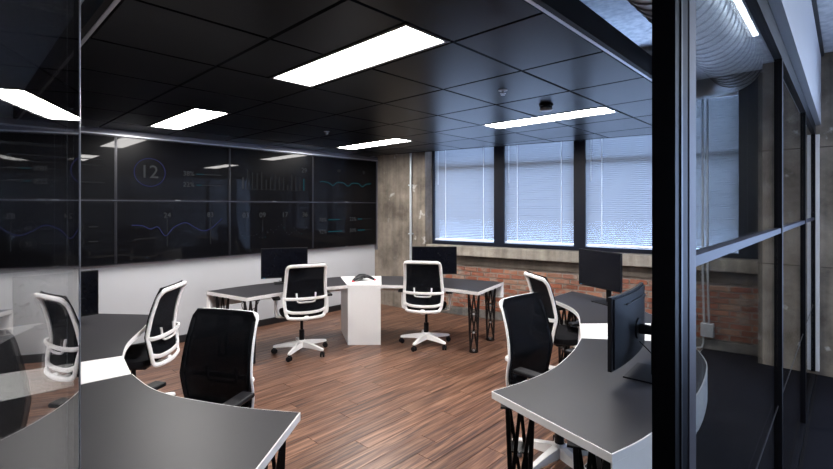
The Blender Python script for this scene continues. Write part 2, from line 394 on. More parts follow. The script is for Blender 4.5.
# windows and blinds
WIN_TXT = ['beside the brown concrete column', 'between the two navy posts', 'behind the far right monitor', 'behind the glass partition']
for i, (a, b) in enumerate(OPEN):
    w = root('window_%d' % (i + 1), 'tall navy framed window %s' % WIN_TXT[i], 'window', (W0[0], W0[1], 0), WA)
    f = MB()
    lw = 0.045
    f.box(a - 0.035, a + lw, 0.02, 0.16, 1.10, TOP).box(b - lw, b + 0.035, 0.02, 0.16, 1.10, TOP)
    f.box(a + lw, b - lw, 0.02, 0.16, 1.10, 1.155).box(a + lw, b - lw, 0.02, 0.16, TOP - 0.06, TOP)
    f.box(a + lw, b - lw, 0.02, 0.16, TRANSOM, TRANSOM + 0.06)
    f.build('frame', M['winframe'], w)
    MB().box(a + lw, b - lw, 0.12, 0.17, 2.30, 2.37).build('sash_rail', M['winframe'], w)
    MB().box(a + lw, b - lw, 0.135, 0.141, 1.155, 2.30).build('pane', M['pane'], w)
    MB().box(a + lw, b - lw, 0.145, 0.151, 2.37, TRANSOM).build('pane', M['pane'], w)
    MB().box(a + lw, b - lw, 0.10, 0.106, TRANSOM + .06, TOP - 0.06).build('pane', M['pane'], w)
    c, s_ = math.cos(WA), math.sin(WA)
    bt = thing('venetian_blind', 'lowered pale venetian blind in the window %s' % WIN_TXT[i], 'blind', (W0[0] + c * a, W0[1] + s_ * a, 1.16), WA, 'venetian blinds in the window row')
    g = MB(); W = b - a; z = 0.03
    while z < TRANSOM - 1.16 - 0.08:
        zt = z
        xa, xb = lw + .001, W - lw - .001
        g.add([(xa, 0.074, zt), (xb, 0.074, zt), (xb, 0.070, zt + 0.016), (xa, 0.070, zt + 0.016), (xb, 0.054, zt + 0.0265), (xa, 0.054, zt + 0.0265)], [(0, 1, 2, 3), (3, 2, 4, 5)])
        z += 0.026
    tag(g.build('slats', M['slat'], bt), kind='stuff')
    MB().box(lw + .006, W - lw - .006, 0.05, 0.074, 0.0, 0.024).build('bottom_rail', M['plastic_w'], bt, bevel=0.004)
    MB().box(lw + .004, W - lw - .004, 0.045, 0.085, TRANSOM - 1.16 - 0.085, TRANSOM - 1.16 - 0.02).build('head_rail', M['plastic_w'], bt)
    for q in ((0.22, 0.80) if W > 0.9 else (0.35,)):
        MB().box(q * W - 0.005, q * W + 0.005, 0.046, 0.050, 0.01, TRANSOM - 1.245).build('ladder_tape', M['cord'], bt)
    MB().tube([(lw + 0.07, 0.040, TRANSOM - 1.26), (lw + 0.07, 0.036, 0.9)], 0.004, 6).build('tilt_wand', M['cord'], bt)

# ------------------------------------------------------------------ dropped ceiling with tiles
ce = root('ceiling', 'black dropped ceiling of large glossy tiles', 'ceiling')
CX0, CX1, CY0 = XL + 0.075, -0.95, 0.48
def far_y(x): return 5.27 + 0.205 * (x + 4.7)
KY, KX = 4.35, -1.33
outl = [(CX0, CY0), (CX1, CY0), (CX1, KY), (KX, far_y(KX)), (CX0, far_y(CX0))]
MB().prism(inset(outl, 0.012), ZC + 0.012, ZC + 0.10).build('backing', M['grid'], ce)
for a, b in (((CX1, CY0), (CX1, KY)), ((CX1, KY), (KX, far_y(KX))), ((CX0, CY0), (CX1, CY0)), ((KX, far_y(KX)), (CX0, far_y(CX0)))):
    MB().bar((a[0], a[1], ZC + 0.056), (b[0], b[1], ZC + 0.056), 0.03, 0.128).build('fascia', M['frame'], ce)
MB().bar((CX1 - 0.022, CY0, ZC - 0.004), (CX1 - 0.022, KY, ZC - 0.004), 0.02, 0.008).build('edge_trim', M['alu'], ce)
MB().bar((CX0, CY0 + .022, ZC - 0.004), (CX1 - .03, CY0 + .022, ZC - 0.004), 0.02, 0.008).build('edge_trim', M['alu'], ce)
gx = [CX0] + sorted(-1.51 - 0.66 * k for k in range(7)) + [CX1 - .034]
gy = [CY0 + .034] + [1.165 + 0.6955 * k for k in range(8)]
LIGHTS = [(-2.83, -1.51, 1.507, 1.848), (-5.47, -4.15, 1.507, 1.848), (-5.45, -4.13, 3.95, 4.29), (-2.83, -1.51, 3.95, 4.29)]
def clip(poly):
    nx, ny = far_y(KX) - KY, CX1 - KX
    return clip1(clip1(poly, lambda p: far_y(p[0]) - 0.02 - p[1]), lambda p: ((CX1 - p[0]) * nx + (KY - p[1]) * ny) / math.hypot(nx, ny) - 0.02)
def clip1(poly, fn):
    out = []
    for i in range(len(poly)):
        p, q = poly[i], poly[(i + 1) % len(poly)]; a, b = fn(p), fn(q)
        if a >= 0: out.append(p)
        if (a >= 0) != (b >= 0):
            t = a / (a - b); out.append((p[0] + (q[0] - p[0]) * t, p[1] + (q[1] - p[1]) * t))
    return out
tile_cache = {}
def tile(x0, x1, y0, y1):
    poly = clip([(x0, y0), (x1, y0), (x1, y1), (x0, y1)])
    if len(poly) < 3: return
    w = max(p[1] for p in poly) - min(p[1] for p in poly)
    if w < 0.06: return
    cx, cy = (x0 + x1) / 2, (y0 + y1) / 2
    loc = [(p[0] - cx, p[1] - cy) for p in poly]
    key = tuple(round(c, 3) for p in loc for c in p)
    if key not in tile_cache:
        a = inset(loc, 0.003); b = inset(loc, 0.011)
        m = MB(); m.frustum([(p[0], p[1], -0.006) for p in b], [(p[0], p[1], 0.006) for p in a])
        tile_cache[key] = m.mesh('ceiling_tile', M['tile'])
    link('ceiling_tile', tile_cache[key], ce, (cx, cy, ZC), (random.uniform(-.002, .002), random.uniform(-.002, .002), 0))
for i in range(len(gx) - 1):
    for j in range(len(gy) - 1):
        cell = (gx[i], gx[i + 1], gy[j], gy[j + 1]); hit = None
        for l in LIGHTS:
            if l[0] - .01 < (cell[0] + cell[1]) / 2 < l[1] + .01 and cell[2] - .02 < (l[2] + l[3]) / 2 < cell[3] + .02: hit = l
        if not hit: tile(*cell)
        else:
            if hit[2] - cell[2] > 0.1: tile(cell[0], cell[1], cell[2], hit[2])
            if cell[3] - hit[3] > 0.1: tile(cell[0], cell[1], hit[3], cell[3])
LT = ['over the middle of the wood floor', 'in front of the large 12 readout display', 'near the corner of displays and concrete column', 'nearest the windows, beside the smoke detector']
for k, (x0, x1, y0, y1) in enumerate(LIGHTS):
    cx, cy = (x0 + x1) / 2, (y0 + y1) / 2
    t = thing('ceiling_light', 'long lit white panel light %s' % LT[k], 'light', (cx, cy, ZC), 0, 'panel lights in the black ceiling')
    hx, hy = (x1 - x0) / 2 - .004, (y1 - y0) / 2 - .004
    fr = MB(); e = 0.022
    for b in ((-hx, hx, -hy, -hy + e), (-hx, hx, hy - e, hy), (-hx, -hx + e, -hy + e, hy - e), (hx - e, hx, -hy + e, hy - e)): fr.box(b[0], b[1], b[2], b[3], -0.010, 0.008)
    fr.build('frame', M['grid'], t)
    MB().box(-hx + e, hx - e, -hy + e, hy - e, -0.004, 0.006).build('diffuser', M['lamp'], t)
# smoke detector and sprinklers
sd = thing('smoke_detector', 'round black smoke detector on the ceiling beside a panel light', 'smoke detector', (-1.86, 3.55, ZC - 0.006))
MB().lathe([(0.060, 0), (0.060, -0.012), (0.048, -0.016), (0.048, -0.030)]).build('base', M['plastic_b'], sd, True)
MB().lathe([(0.052, -0.030), (0.055, -0.040), (0.046, -0.052), (0.02, -0.056)]).build('sensor_head', plain('grey_plastic', (0.16, 0.16, 0.17), .4), sd, True)
for (x, y), tx in zip(((-1.86, 2.88), (-4.35, 3.05)), ('chrome sprinkler head on the ceiling near the smoke detector', 'tiny sprinkler head on the dark ceiling above the bar chart display')):
    s = thing('sprinkler_head', tx, 'sprinkler', (x, y, ZC - 0.006), 0, 'ceiling sprinklers')
    MB().lathe([(0.034, 0), (0.034, -0.004), (0.018, -0.010), (0.010, -0.012), (0.010, -0.024), (0.022, -0.025), (0.022, -0.028)], n=16).build('rosette', M['alu'], s, True)
    MB().lathe([(0.004, -0.028), (0.003, -0.036), (0.016, -0.037), (0.016, -0.039)], n=12).build('deflector', M['silver'], s, True)

# ------------------------------------------------------------------ spiral duct in the open strip
DX, DZC, DR = -0.665, 2.87, 0.180
dt = thing('spiral_duct', 'large silver spiral air duct hanging beside the black ceiling', 'duct', (DX, 3.4, DZC))
path = []
y = -2.6
while y < 4.50: path.append((DX, y, DZC)); y += 0.0115
for k in range(1, 40):
    a = PI / 2 * k / 39; path.append((DX - 0.29 * (1 - math.cos(a)), 4.50 + 0.29 * math.sin(a), DZC))
x = DX - 0.30
while x > -3.0: path.append((x, 4.79, DZC)); x -= 0.0115
Rr = [DR + 0.0 for i in range(len(path))]
MB().tube(path, Rr, 36).build('pipe', M['duct'], dt, True, (DX, 3.4, DZC))
hel = []
for k in range(28 * 62):
    a = 2 * PI * k / 28; hel.append((DX + (DR + .004) * math.cos(a), -1.7 + 0.1 * k / 28, DZC + (DR + .004) * math.sin(a)))
MB().tube(hel, 0.0055, 5).build('spiral_seam', M['seam'], dt, True, (DX, 3.4, DZC))
for yy in (1.0, 2.6, 4.0):
    MB().bar((DX - DR - .006, yy, DZC), (DX - DR - .006, yy, ZS), 0.02, 0.002).bar((DX + DR + .006, yy, DZC), (DX + DR + .006, yy, ZS), 0.02, 0.002).tube([(DX + (DR + .006) * math.cos(a), yy, DZC + (DR + .006) * math.sin(a)) for a in [PI + k * PI / 18 for k in range(19)]], 0.003, 6, rb=0.01, up=(0, 1, 0)).build('hanger_strap', M['silver'], dt, False, (DX, 3.4, DZC))
# batten light between duct and partition
bt = thing('batten_light', 'bright linear batten light between the duct and the glass partition', 'light', (-0.43, 3.05, 2.83))
MB().box(-0.02, 0.02, -0.62, 0.62, 0.0, 0.04).build('housing', M['plastic_w'], bt, bevel=0.004)
MB().box(-0.015, 0.015, -0.60, 0.60, -0.018, -0.001).build('diffuser', M['batten'], bt, bevel=0.006)
for q in (-0.5, 0.5): MB().tube([(0, q, 0.045), (0, q, ZS - 2.84)], 0.003, 6).build('suspension_wire', M['alu'], bt)
# conduits under the slab
for (a, b, tx) in (((-2.2, 3.6, ZS - .03), (-0.35, 5.3, ZS - .03), 'thin dark conduit running diagonally under the bluish slab'), ((-1.22, 1.5, ZS - .075), (-1.22, 6.0, ZS - .075), 'straight dark conduit under the bluish slab beside the ceiling edge')):
    tag(MB().tube([a, b], 0.016, 8).build('conduit', M['black'], None, True), tx, 'conduit')

# ------------------------------------------------------------------ glass partition
pt = root('glass_partition', 'black framed glass partition running to the concrete column', 'glass wall')
x0, x1 = XP - 0.04, XP
jb = [(0.935, 1.03), (2.84, 2.885), (4.58, 4.625)]
MB().box(x0, x1, 0.935, 1.03, 0, 2.43).build('door_post', M['frame'], pt)
MB().box(x0 + .005, x1 + .002, 1.03, 1.084, 0, 2.43).build('jamb_strip', plain('grey_aluminium', (0.085, 0.08, 0.095), .5, spec=.3), pt)
MB().box(x1 - .002, x1 + .003, 0.965, 0.975, 0, 2.43).build('gasket', M['black'], pt)
for a, b in jb[1:]: MB().box(x0, x1, a, b, 0, 2.43).build('mullion', M['frame'], pt)
MB().box(x0, x1, 6.02, 6.055, 0.05, 2.43).build('mullion', M['frame'], pt)
MB().box(x0, x1 + .03, 6.055, 6.118, 0.05, 2.43).build('end_profile', M['plastic_w'], pt)
MB().box(x0, x1, 0.0, 6.118, 2.43, 2.53).build('header', M['frame'], pt)
seg = [(1.084, 2.84), (2.885, 4.58), (4.625, 6.02)]
for a, b in seg:
    MB().box(x0 + .004, x1 - .004, a, b, 1.572, 1.596).build('rail', plain('blue_grey_rail', (0.018, 0.018, 0.034), .45, spec=.2), pt)
    MB().box(XP - .026, XP - .016, a, b, 0.03, 1.572).build('glass_pane', M['glass'], pt)
    MB().box(XP - .026, XP - .016, a, b, 1.596, 2.43).build('glass_pane', M['glass'], pt)
    MB().box(XP - .0155, XP - .0135, a, b, 0.717, 0.7195).build('glass_seam', M['grid'], pt)
    MB().box(x0, x1, a, b, 0, 0.03).build('floor_track', M['frame'], pt)
MB().box(x0, x1, -0.14, -0.03, 0, 2.43).build('hinge_post', M['frame'], pt)
MB().box(x0, x1, -2.7, -0.14, 0, 2.43).build('solid_panel', M['black'], pt)
MB().box(x0, x1, -2.7, 0.0, 2.43, 2.53).build('header', M['frame'], pt)
struct(MB().box(XP - 0.06, -0.19, -2.7, 6.118, 2.53, 3.22).build('bulkhead', M['white_wall']), 'white painted bulkhead above the glass partition', 'wall')
struct(MB().box(-0.17, 2.6, -2.7, 6.4, 3.25, 3.35).build('corridor_soffit', M['slab']), 'pale bluish corridor soffit above the bulkhead', 'ceiling')
struct(MB().box(XP - 0.05, -0.165, -2.7, 6.118, 3.22, ZS).build('trim_2', M['black']), 'black shadow gap where the bulkhead meets the slab', 'trim')
# assumed corridor lamps out of view, added to brighten the bulkhead
for k, yy in enumerate((1.6, 4.4)):
    q = thing('added_corridor_lamp', 'added linear lamp brightening the bulkhead, %s' % ('outside the open glass door' if k == 0 else 'outside the far end of the glass partition'), 'light', (1.25, yy, 2.95), 0, 'added corridor lamps')
    MB().box(-0.05, 0.05, -0.62, 0.62, 0.0, 0.06).build('housing', M['plastic_w'], q, bevel=0.004)
    MB().box(-0.042, 0.042, -0.60, 0.60, -0.012, -0.001).build('diffuser', M['corridor'], q)
    for e in (-0.5, 0.5): MB().tube([(0, e, 0.06), (0, e, 0.30)], 0.003, 6).build('suspension_wire', M['alu'], q)
# glass door leaf, swung into the room
ang = math.atan2(0.2377, -0.9713)
dr = root('door_1', 'frameless glass door swung open into the room', 'door', (XP - 0.01, -0.034, 0), ang)
MB().box(0.01, 0.925, -0.005, 0.005, 0.012, 2.42).build('glass_leaf', M['doorglass'], dr)
MB().box(0.925, 0.928, -0.005, 0.005, 0.012, 2.42).build('polished_edge', M['frame'], dr)
MB().box(0.924, 0.928, -0.0065, -0.005, 0.012, 2.42).build('edge_strip', M['alu'], dr)
for zz in (0.05, 2.33): MB().box(0.0, 0.10, -0.012, 0.012, zz, zz + .05).build('hinge_clamp', M['alu'], dr)

# ------------------------------------------------------------------ wall trim, outlet, pipes
t1 = root('trim_1', 'silver metal trim framing the bank of displays', 'trim')
MB().box(XL, XL + 0.075, -0.2, 5.255, 2.505, ZC - .0).build('top_band', plain('dark_grey_trim', (0.16, 0.16, 0.19), .35, metal=.4), t1)
MB().box(XL, XL + 0.088, -0.2, 5.255, 2.507, 2.521).build('bright_lip', M['alu'], t1)
MB().box(XL, XL + 0.07, 5.256, 5.29, 0.95, ZC).build('end_band', plain('dark_grey_trim2', (0.16, 0.16, 0.19), .35, metal=.4), t1)
ol = thing('wall_outlet', 'white double wall outlet on the pale grey wall', 'outlet', (XL, 0.41, 0.46))
MB().box(0, 0.008, -0.06, 0.06, -0.037, 0.037).build('plate', M['plastic_w'], ol, bevel=0.003)
for q in (-0.028, 0.028): MB().box(0.008, 0.011, q - .019, q + .019, -0.022, 0.022).build('socket', M['alu'], ol)
cy = 5.328
cd = thing('conduit', 'vertical silver conduit pipe on the brown concrete column', 'conduit', (-5.2, cy, 0))
MB().tube([(0, -0.024, 0.3), (0, -0.024, 3.6)], 0.020, 10).build('pipe', M['silver'], cd, True)
for zz in (0.5, 1.25, 2.05): MB().box(-0.035, 0.035, -0.047, 0.0, zz, zz + .02).build('clamp', M['silver'], cd)
by = ylin(-1.2) - 0.05
jx = thing('junction_box', 'grey junction box with two conduits low on the brick wall', 'junction box', (-1.20, by, 0))
MB().box(-0.065, 0.065, -0.06, 0.02, 0.16, 0.32).build('box', M['silver'], jx, bevel=0.005)
for q in (-0.03, 0.02): MB().tube([(q, -0.115, 3.2), (q, -0.115, 1.15), (q, -0.11, 0.9), (q, -0.04, 0.32)], 0.012, 8).build('pipe', M['silver'], jx, True)
MB().tube(cr([(-0.04, -0.03, 0.16), (-0.045, -0.03, 0.06), (-0.09, -0.05, 0.015), (-0.3, -0.06, 0.012)], 6), 0.010, 8).build('cable', M['silver'], jx, True)
tag(MB().tube([(-1.345, ylin(-1.345) - .17, 3.2), (-1.345, ylin(-1.345) - .17, 0.12)], 0.014, 8).build('conduit', M['silver'], None, True), 'single pale conduit beside the junction box on brick', 'conduit')

# ------------------------------------------------------------------ video displays
DW, DH = 1.302, 0.728
DY = [0.035 + DW * k for k in range(4)]; DZ = [1.045, 1.776]
def ribbon(mb, pts, w):
    pts = [Vector((0, p[0], p[1])) for p in pts]
    for p, q in zip(pts[:-1], pts[1:]):
        d = (q - p); n = Vector((0, -d.z, d.y)).normalized() * w / 2
        mb.add([p - n, q - n, q + n, p + n], [(0, 1, 2, 3)])
    return mb
def text(s, y, z, size, mat, parent, x=0.0335, align='CENTER'):
    cu = bpy.data.curves.new('screen_text', 'FONT'); cu.body = s; cu.size = size; cu.align_x = align; cu.align_y = 'CENTER'; cu.resolution_u = 3
    tmp = bpy.data.objects.new('tmp', cu); C.objects.link(tmp)
    dg = bpy.context.evaluated_depsgraph_get(); dg.update()
    me = bpy.data.meshes.new_from_object(tmp.evaluated_get(dg)); bpy.data.objects.remove(tmp)
    me.materials.clear(); me.materials.append(mat)
    return link('screen_text', me, parent, (x, y, z), (PI / 2, 0, PI / 2))
DT = {(0, 1): 'analytics dashboard heading', (0, 0): 'circled percentage figures', (1, 1): 'circled number 12', (1, 0): 'blue line marked 24 and 83',
      (2, 1): 'bar chart marked 29', (2, 0): 'dotted line marked 03 09 17 36', (3, 1): 'teal wave line', (3, 0): 'four small percentage bars'}
def graph(d, pts, w, mat, name='graph_line'):
    o = ribbon(MB(), pts, w).build(name, mat, d); o.location.x = 0.0335; return o
def ring(y, z, r, n=40): return [(y + r * math.cos(2 * PI * k / n), z + r * math.sin(2 * PI * k / n)) for k in range(n + 1)]
for c in range(4):
    for r_ in range(2):
        d = thing('video_display', 'wall mounted black video display showing %s' % DT[(c, r_)], 'display', (XL + 0.03, DY[c] + DW / 2, DZ[r_]), 0, 'displays of the video wall')
        hw = DW / 2 - 0.003; h = DH
        MB().box(-0.029, 0.028, -hw, hw, 0.002, h - 0.002).build('housing', M['plastic_b'], d, bevel=0.003)
        MB().box(0.024, 0.032, -hw + .010, hw - .010, 0.012, h - .012).build('panel', M['display'], d)
        bz = MB(); e = .009
        for q in ((-hw, hw, 0.002, 0.002 + e), (-hw, hw, h - .002 - e, h - .002), (-hw, -hw + e, 0.002 + e, h - .002 - e), (hw - e, hw, .002 + e, h - .002 - e)): bz.box(0.0285, 0.035, q[0], q[1], q[2], q[3])
        bz.build('bezel', plain('dark_bezel', (0.022, 0.022, 0.028), .3, metal=.4), d)
        MB().box(0.035, 0.0365, -0.03, 0.03, 0.004, 0.009).build('badge', M['alu'], d)
        def Y(u): return u * DW - DW / 2     # u 0..1 left to right, v 0..1 bottom to top
        def Z(v): return v * DH
        if (c, r_) == (0, 1):
            text('S ANALYTICS DASHBOARD', Y(0.665), Z(0.77), 0.046, M['ink'], d, align='RIGHT')['kind'] = 'stuff'
            for k in range(4):
                graph(d, [(Y(0.30), Z(0.62 - k * .09 - (k == 3) * .08)), (Y(0.92 - 0.3 * (k == 2)), Z(0.62 - k * .09 - (k == 3) * .08))], 0.010, M['ink2'])
        if (c, r_) == (0, 0):
            for yy, zz, tx in ((0.42, 0.60, '60'), (0.42, 0.38, '35'), (0.72, 0.60, '85'), (0.72, 0.38, '30')):
                text(tx, Y(yy), Z(zz), 0.064, M['ink'], d); graph(d, ring(Y(yy), Z(zz), 0.066), 0.004, M['ink2'])
                graph(d, [(Y(yy + .085), Z(zz)), (Y(yy + .15), Z(zz))], 0.012, M['ink2'])
        if (c, r_) == (1, 1):
            text('1', Y(0.265) - .058, Z(0.46), 0.22, M['ink'], d); text('2', Y(0.265) + .042, Z(0.46), 0.22, M['ink'], d); graph(d, ring(Y(0.265), Z(0.46), 0.165), 0.007, M['blue'])
            for zz, tx, q in ((0.47, '38%', .74), (0.28, '22%', .72)):
                text(tx, Y(0.60), Z(zz), 0.082, M['ink'], d); graph(d, [(Y(0.67), Z(zz)), (Y(q), Z(zz))], 0.008, M['teal']); graph(d, [(Y(q), Z(zz)), (Y(0.91), Z(zz))], 0.005, M['ink'])
        if (c, r_) == (1, 0):
            pts = cr([(0.12, .61), (.2, .60), (.27, .54), (.33, .57), (.395, .42), (.47, .56), (.57, .63), (.66, .54), (.74, .48), (.82, .53), (.92, .69)], 8)  if False else [ (p.x, p.y) for p in cr([(0.12, .61, 0), (.2, .60, 0), (.27, .54, 0), (.33, .57, 0), (.395, .42, 0), (.47, .56, 0), (.57, .63, 0), (.66, .54, 0), (.74, .48, 0), (.82, .53, 0), (.92, .69, 0)], 8)]
            graph(d, [(Y(a), Z(b)) for a, b in pts], 0.008, M['blue'])
            for yy, tx in ((.41, '24'), (.805, '83')):
                text(tx, Y(yy), Z(.76), 0.085, M['ink'], d); graph(d, [(Y(yy), Z(.69)), (Y(yy), Z(.24))], 0.008, M['ink2'])
        if (c, r_) == (2, 1):
            hs = [.30, .50, .44, .42, .46, .26, .32, .44, .38, .36, .13, .46, .40, .38]
            for k, q in enumerate(hs): graph(d, [(Y(.14 + k * .0525), Z(.24)), (Y(.14 + k * .0525), Z(.24 + q * .72))], 0.014, M['ink2'] if k else M['ink'], 'chart_bar')
            graph(d, [(Y(.14 + 14 * .0525), Z(.24)), (Y(.14 + 14 * .0525), Z(.48))], 0.014, M['teal'], 'chart_bar')
            graph(d, [(Y(.11), Z(.235)), (Y(.9), Z(.235))], 0.004, M['ink2']); text('29', Y(.88), Z(.66), 0.10, M['ink'], d)
        if (c, r_) == (2, 0):
            ds = [.36, .31, .34, .36, .35, .37, .31, .30, .31, .40, .45, .40, .45, .51, .55, .48, .38, .34, .38, .47, .42, .36, .34, .42, .48]
            for k, q in enumerate(ds): graph(d, [(Y(.13 + k * .0325) - .005, Z(q)), (Y(.13 + k * .0325) + .005, Z(q))], 0.010, M['ink'] if k % 7 != 1 else M['teal'], 'chart_dot')
            for yy, tx in ((.17, '03'), (.36, '09'), (.63, '17'), (.89, '36')):
                text(tx, Y(yy), Z(.74), 0.10, M['ink'], d); graph(d, [(Y(yy), Z(.65)), (Y(yy), Z(.42))], 0.005, M['ink2'])
        if (c, r_) == (3, 1):
            pts = [(.10 + .008 * k, .42 + .035 * math.sin(k * .21) + .012 * math.sin(k * .43 + 1)) for k in range(101)]
            graph(d, [(Y(a), Z(b)) for a, b in pts], 0.010, M['teal'])
            for yy, tx in ((.38, '48'), (.78, '0')): text(tx, Y(yy), Z(.70), 0.075, M['ink2'], d)
            graph(d, [(Y(.38), Z(.64)), (Y(.38), Z(.26))], 0.005, M['ink2'])
        if (c, r_) == (3, 0):
            for yy, zz, tx, q in ((.12, .62, '78%', .17), (.12, .36, '92%', .21), (.58, .62, '22%', .07), (.58, .36, '30%', .12)):
                text(tx, Y(yy + .02), Z(zz), 0.085, M['ink'], d); graph(d, [(Y(yy + .10), Z(zz)), (Y(yy + .10 + q), Z(zz))], 0.014, M['teal']); graph(d, [(Y(yy + .10 + q), Z(zz)), (Y(yy + .33), Z(zz))], 0.005, M['ink2'])

# ------------------------------------------------------------------ desks
ZT = 0.74
def leg_mesh():
    top, bot, H = 0.070, 0.042, 0.698
    m = MB(); P = lambda i, z: Vector(((top if 0 else (bot + (top - bot) * z / H)) * math.cos(PI / 4 + i * PI / 2) * 1.25, (bot + (top - bot) * z / H) * math.sin(PI / 4 + i * PI / 2) * 1.25, z))
    for i in range(4): m.bar(P(i, 0.02), P(i, H), 0.022)
    lv = [0.03, 0.24, 0.46, H - .01]
    for i in range(4):
        m.bar(P(i, 0.03), P((i + 1) % 4, H - .01), 0.018)
        q = (P(i, H - .01) + P((i + 1) % 4, H - .01)) / 2; m.bar(P(i, 0.24), q, 0.018)
    for zz in lv[1:3]:
        m.prism([tuple(P(i, zz)[:2]) for i in range(4)], zz - .004, zz + .004)
    m.prism([(-.095, -.095), (.095, -.095), (.095, .095), (-.095, .095)], H - .008, H + .002)
    m.lathe([(0.055, 0.0), (0.055, 0.018), (0.03, 0.03)], n=14)
    return m.mesh('leg', M['rod'])
LEG = leg_mesh()
BOLT = MB().lathe([(0.004, -.012), (.012, -.008), (.014, 0), (.012, .008), (.004, .012)], n=10).mesh('bolt', M['alu'], True)
def desk(label, inner, outer, legs, group):
    """inner and outer edges run the same way; the outline is inner plus reversed outer"""
    I = [(p.x, p.y) for p in cr([(a, b, 0) for a, b in inner], 6)]; O = [(p.x, p.y) for p in cr([(a, b, 0) for a, b in outer], 6)]
    poly = I + O[::-1]
    cx, cy = sum(p[0] for p in poly) / len(poly), sum(p[1] for p in poly) / len(poly); off = (cx, cy, 0)
    t = thing('curved_desk', label, 'desk', off, 0, group)
    MB().prism(poly, 0.702, 0.7385).build('edge_band', M['white'], t, off=off)
    MB().prism(inset(poly, 0.005), 0.73, ZT).build('worktop', M['laminate'], t, off=off)
    n = len(O); ap = [Vector(p) for p in O]; cen = Vector((cx, cy)); inn = []
    full = inset(poly, 0.022)[len(I):][::-1]
    MB().prism(O + full[::-1], 0.545, 0.701).build('modesty_panel', M['white'], t, off=off)
    for lx, ly in legs:
        l = link('leg', LEG, t, (lx - cx, ly - cy, 0), (0, 0, math.atan2(-ly, -lx)))
        for zz, rr in ((0.03, .045), (0.24, .062), (0.46, .072)): link('bolt', BOLT, l, (rr, 0, zz))
    return t
def pedestal(label, poly):
    cx, cy = sum(p[0] for p in poly) / 4, sum(p[1] for p in poly) / 4; off = (cx, cy, 0)
    t = thing('pedestal_cabinet', label, 'cabinet', off, 0, 'white pedestals between the desks')
    MB().prism(inset(poly, 0.004), 0.0, 0.712).build('body', M['white'], t, off=off, bevel=0.002)
    MB().prism(inset(poly, 0.001), 0.713, ZT + 0.001).build('top', M['white'], t, off=off, bevel=0.003)
    return t
G = 'curved charcoal desks in a ring'
desk('charcoal curved desk with white edge in front of the bar chart display', [(-4.58, 2.20), (-4.60, 2.65), (-4.55, 3.05), (-4.44, 3.42)], [(-5.28, 2.06), (-5.31, 2.60), (-5.22, 3.2), (-5.05, 3.77)], [(-4.70, 2.30), (-5.18, 2.20)], G)
desk('charcoal curved desk with white edge by the brown concrete column', [(-4.15, 3.71), (-3.85, 3.93), (-3.53, 4.08), (-3.01, 4.16)], [(-4.69, 4.19), (-4.4, 4.44), (-4.02, 4.65), (-3.61, 4.80), (-3.18, 4.94)], [(-3.17, 4.29), (-3.30, 4.82)], G)
pedestal('white pedestal cabinet with a conference phone on top', [(-4.44, 3.42), (-4.15, 3.71), (-4.69, 4.19), (-5.05, 3.77)])
desk('charcoal desk wing beside the pale grey wall, beyond the white strip', [(-4.47, 1.29), (-4.10, 1.12), (-3.69, .90), (-3.38, .794)], [(-5.09, .79), (-4.6, .42), (-4.05, .17), (-3.56, .05)], [(-4.66, 1.06), (-4.94, .80)], G)
pedestal('white pedestal cabinet beside the glass door', [(-3.38, .794), (-2.98, .742), (-3.04, 0.0), (-3.56, .05)])
desk('large charcoal desk wing cut by the open glass door', [(-2.98, .745), (-2.70, .755), (-2.50, .80), (-2.30, .885), (-2.06, 1.01), (-1.85, 1.15)], [(-3.04, 0.0), (-2.5, 0.0), (-1.95, .14), (-1.36, .53)], [(-1.92, 1.03), (-1.56, .62)], G)
desk('charcoal desk wing beside the black post of the glass partition', [(-1.34, 1.97), (-1.28, 2.26), (-1.27, 2.54), (-1.325, 2.9), (-1.41, 3.22)], [(-.66, 1.79), (-.60, 2.07), (-.555, 2.62), (-.59, 3.06), (-.65, 3.32), (-.80, 3.66)], [(-1.22, 2.05), (-.80, 1.93)], G)
pedestal('white pedestal cabinet in line with the black partition post', [(-1.41, 3.22), (-1.59, 3.61), (-1.06, 4.14), (-.80, 3.66)])
desk('charcoal desk wing in front of the brick wall and third window', [(-1.59, 3.61), (-1.75, 3.93), (-1.95, 4.17), (-2.27, 4.40)], [(-1.06, 4.14), (-1.4, 4.5), (-1.81, 4.79), (-2.27, 4.95)], [(-2.13, 4.45), (-2.14, 4.80)], G)

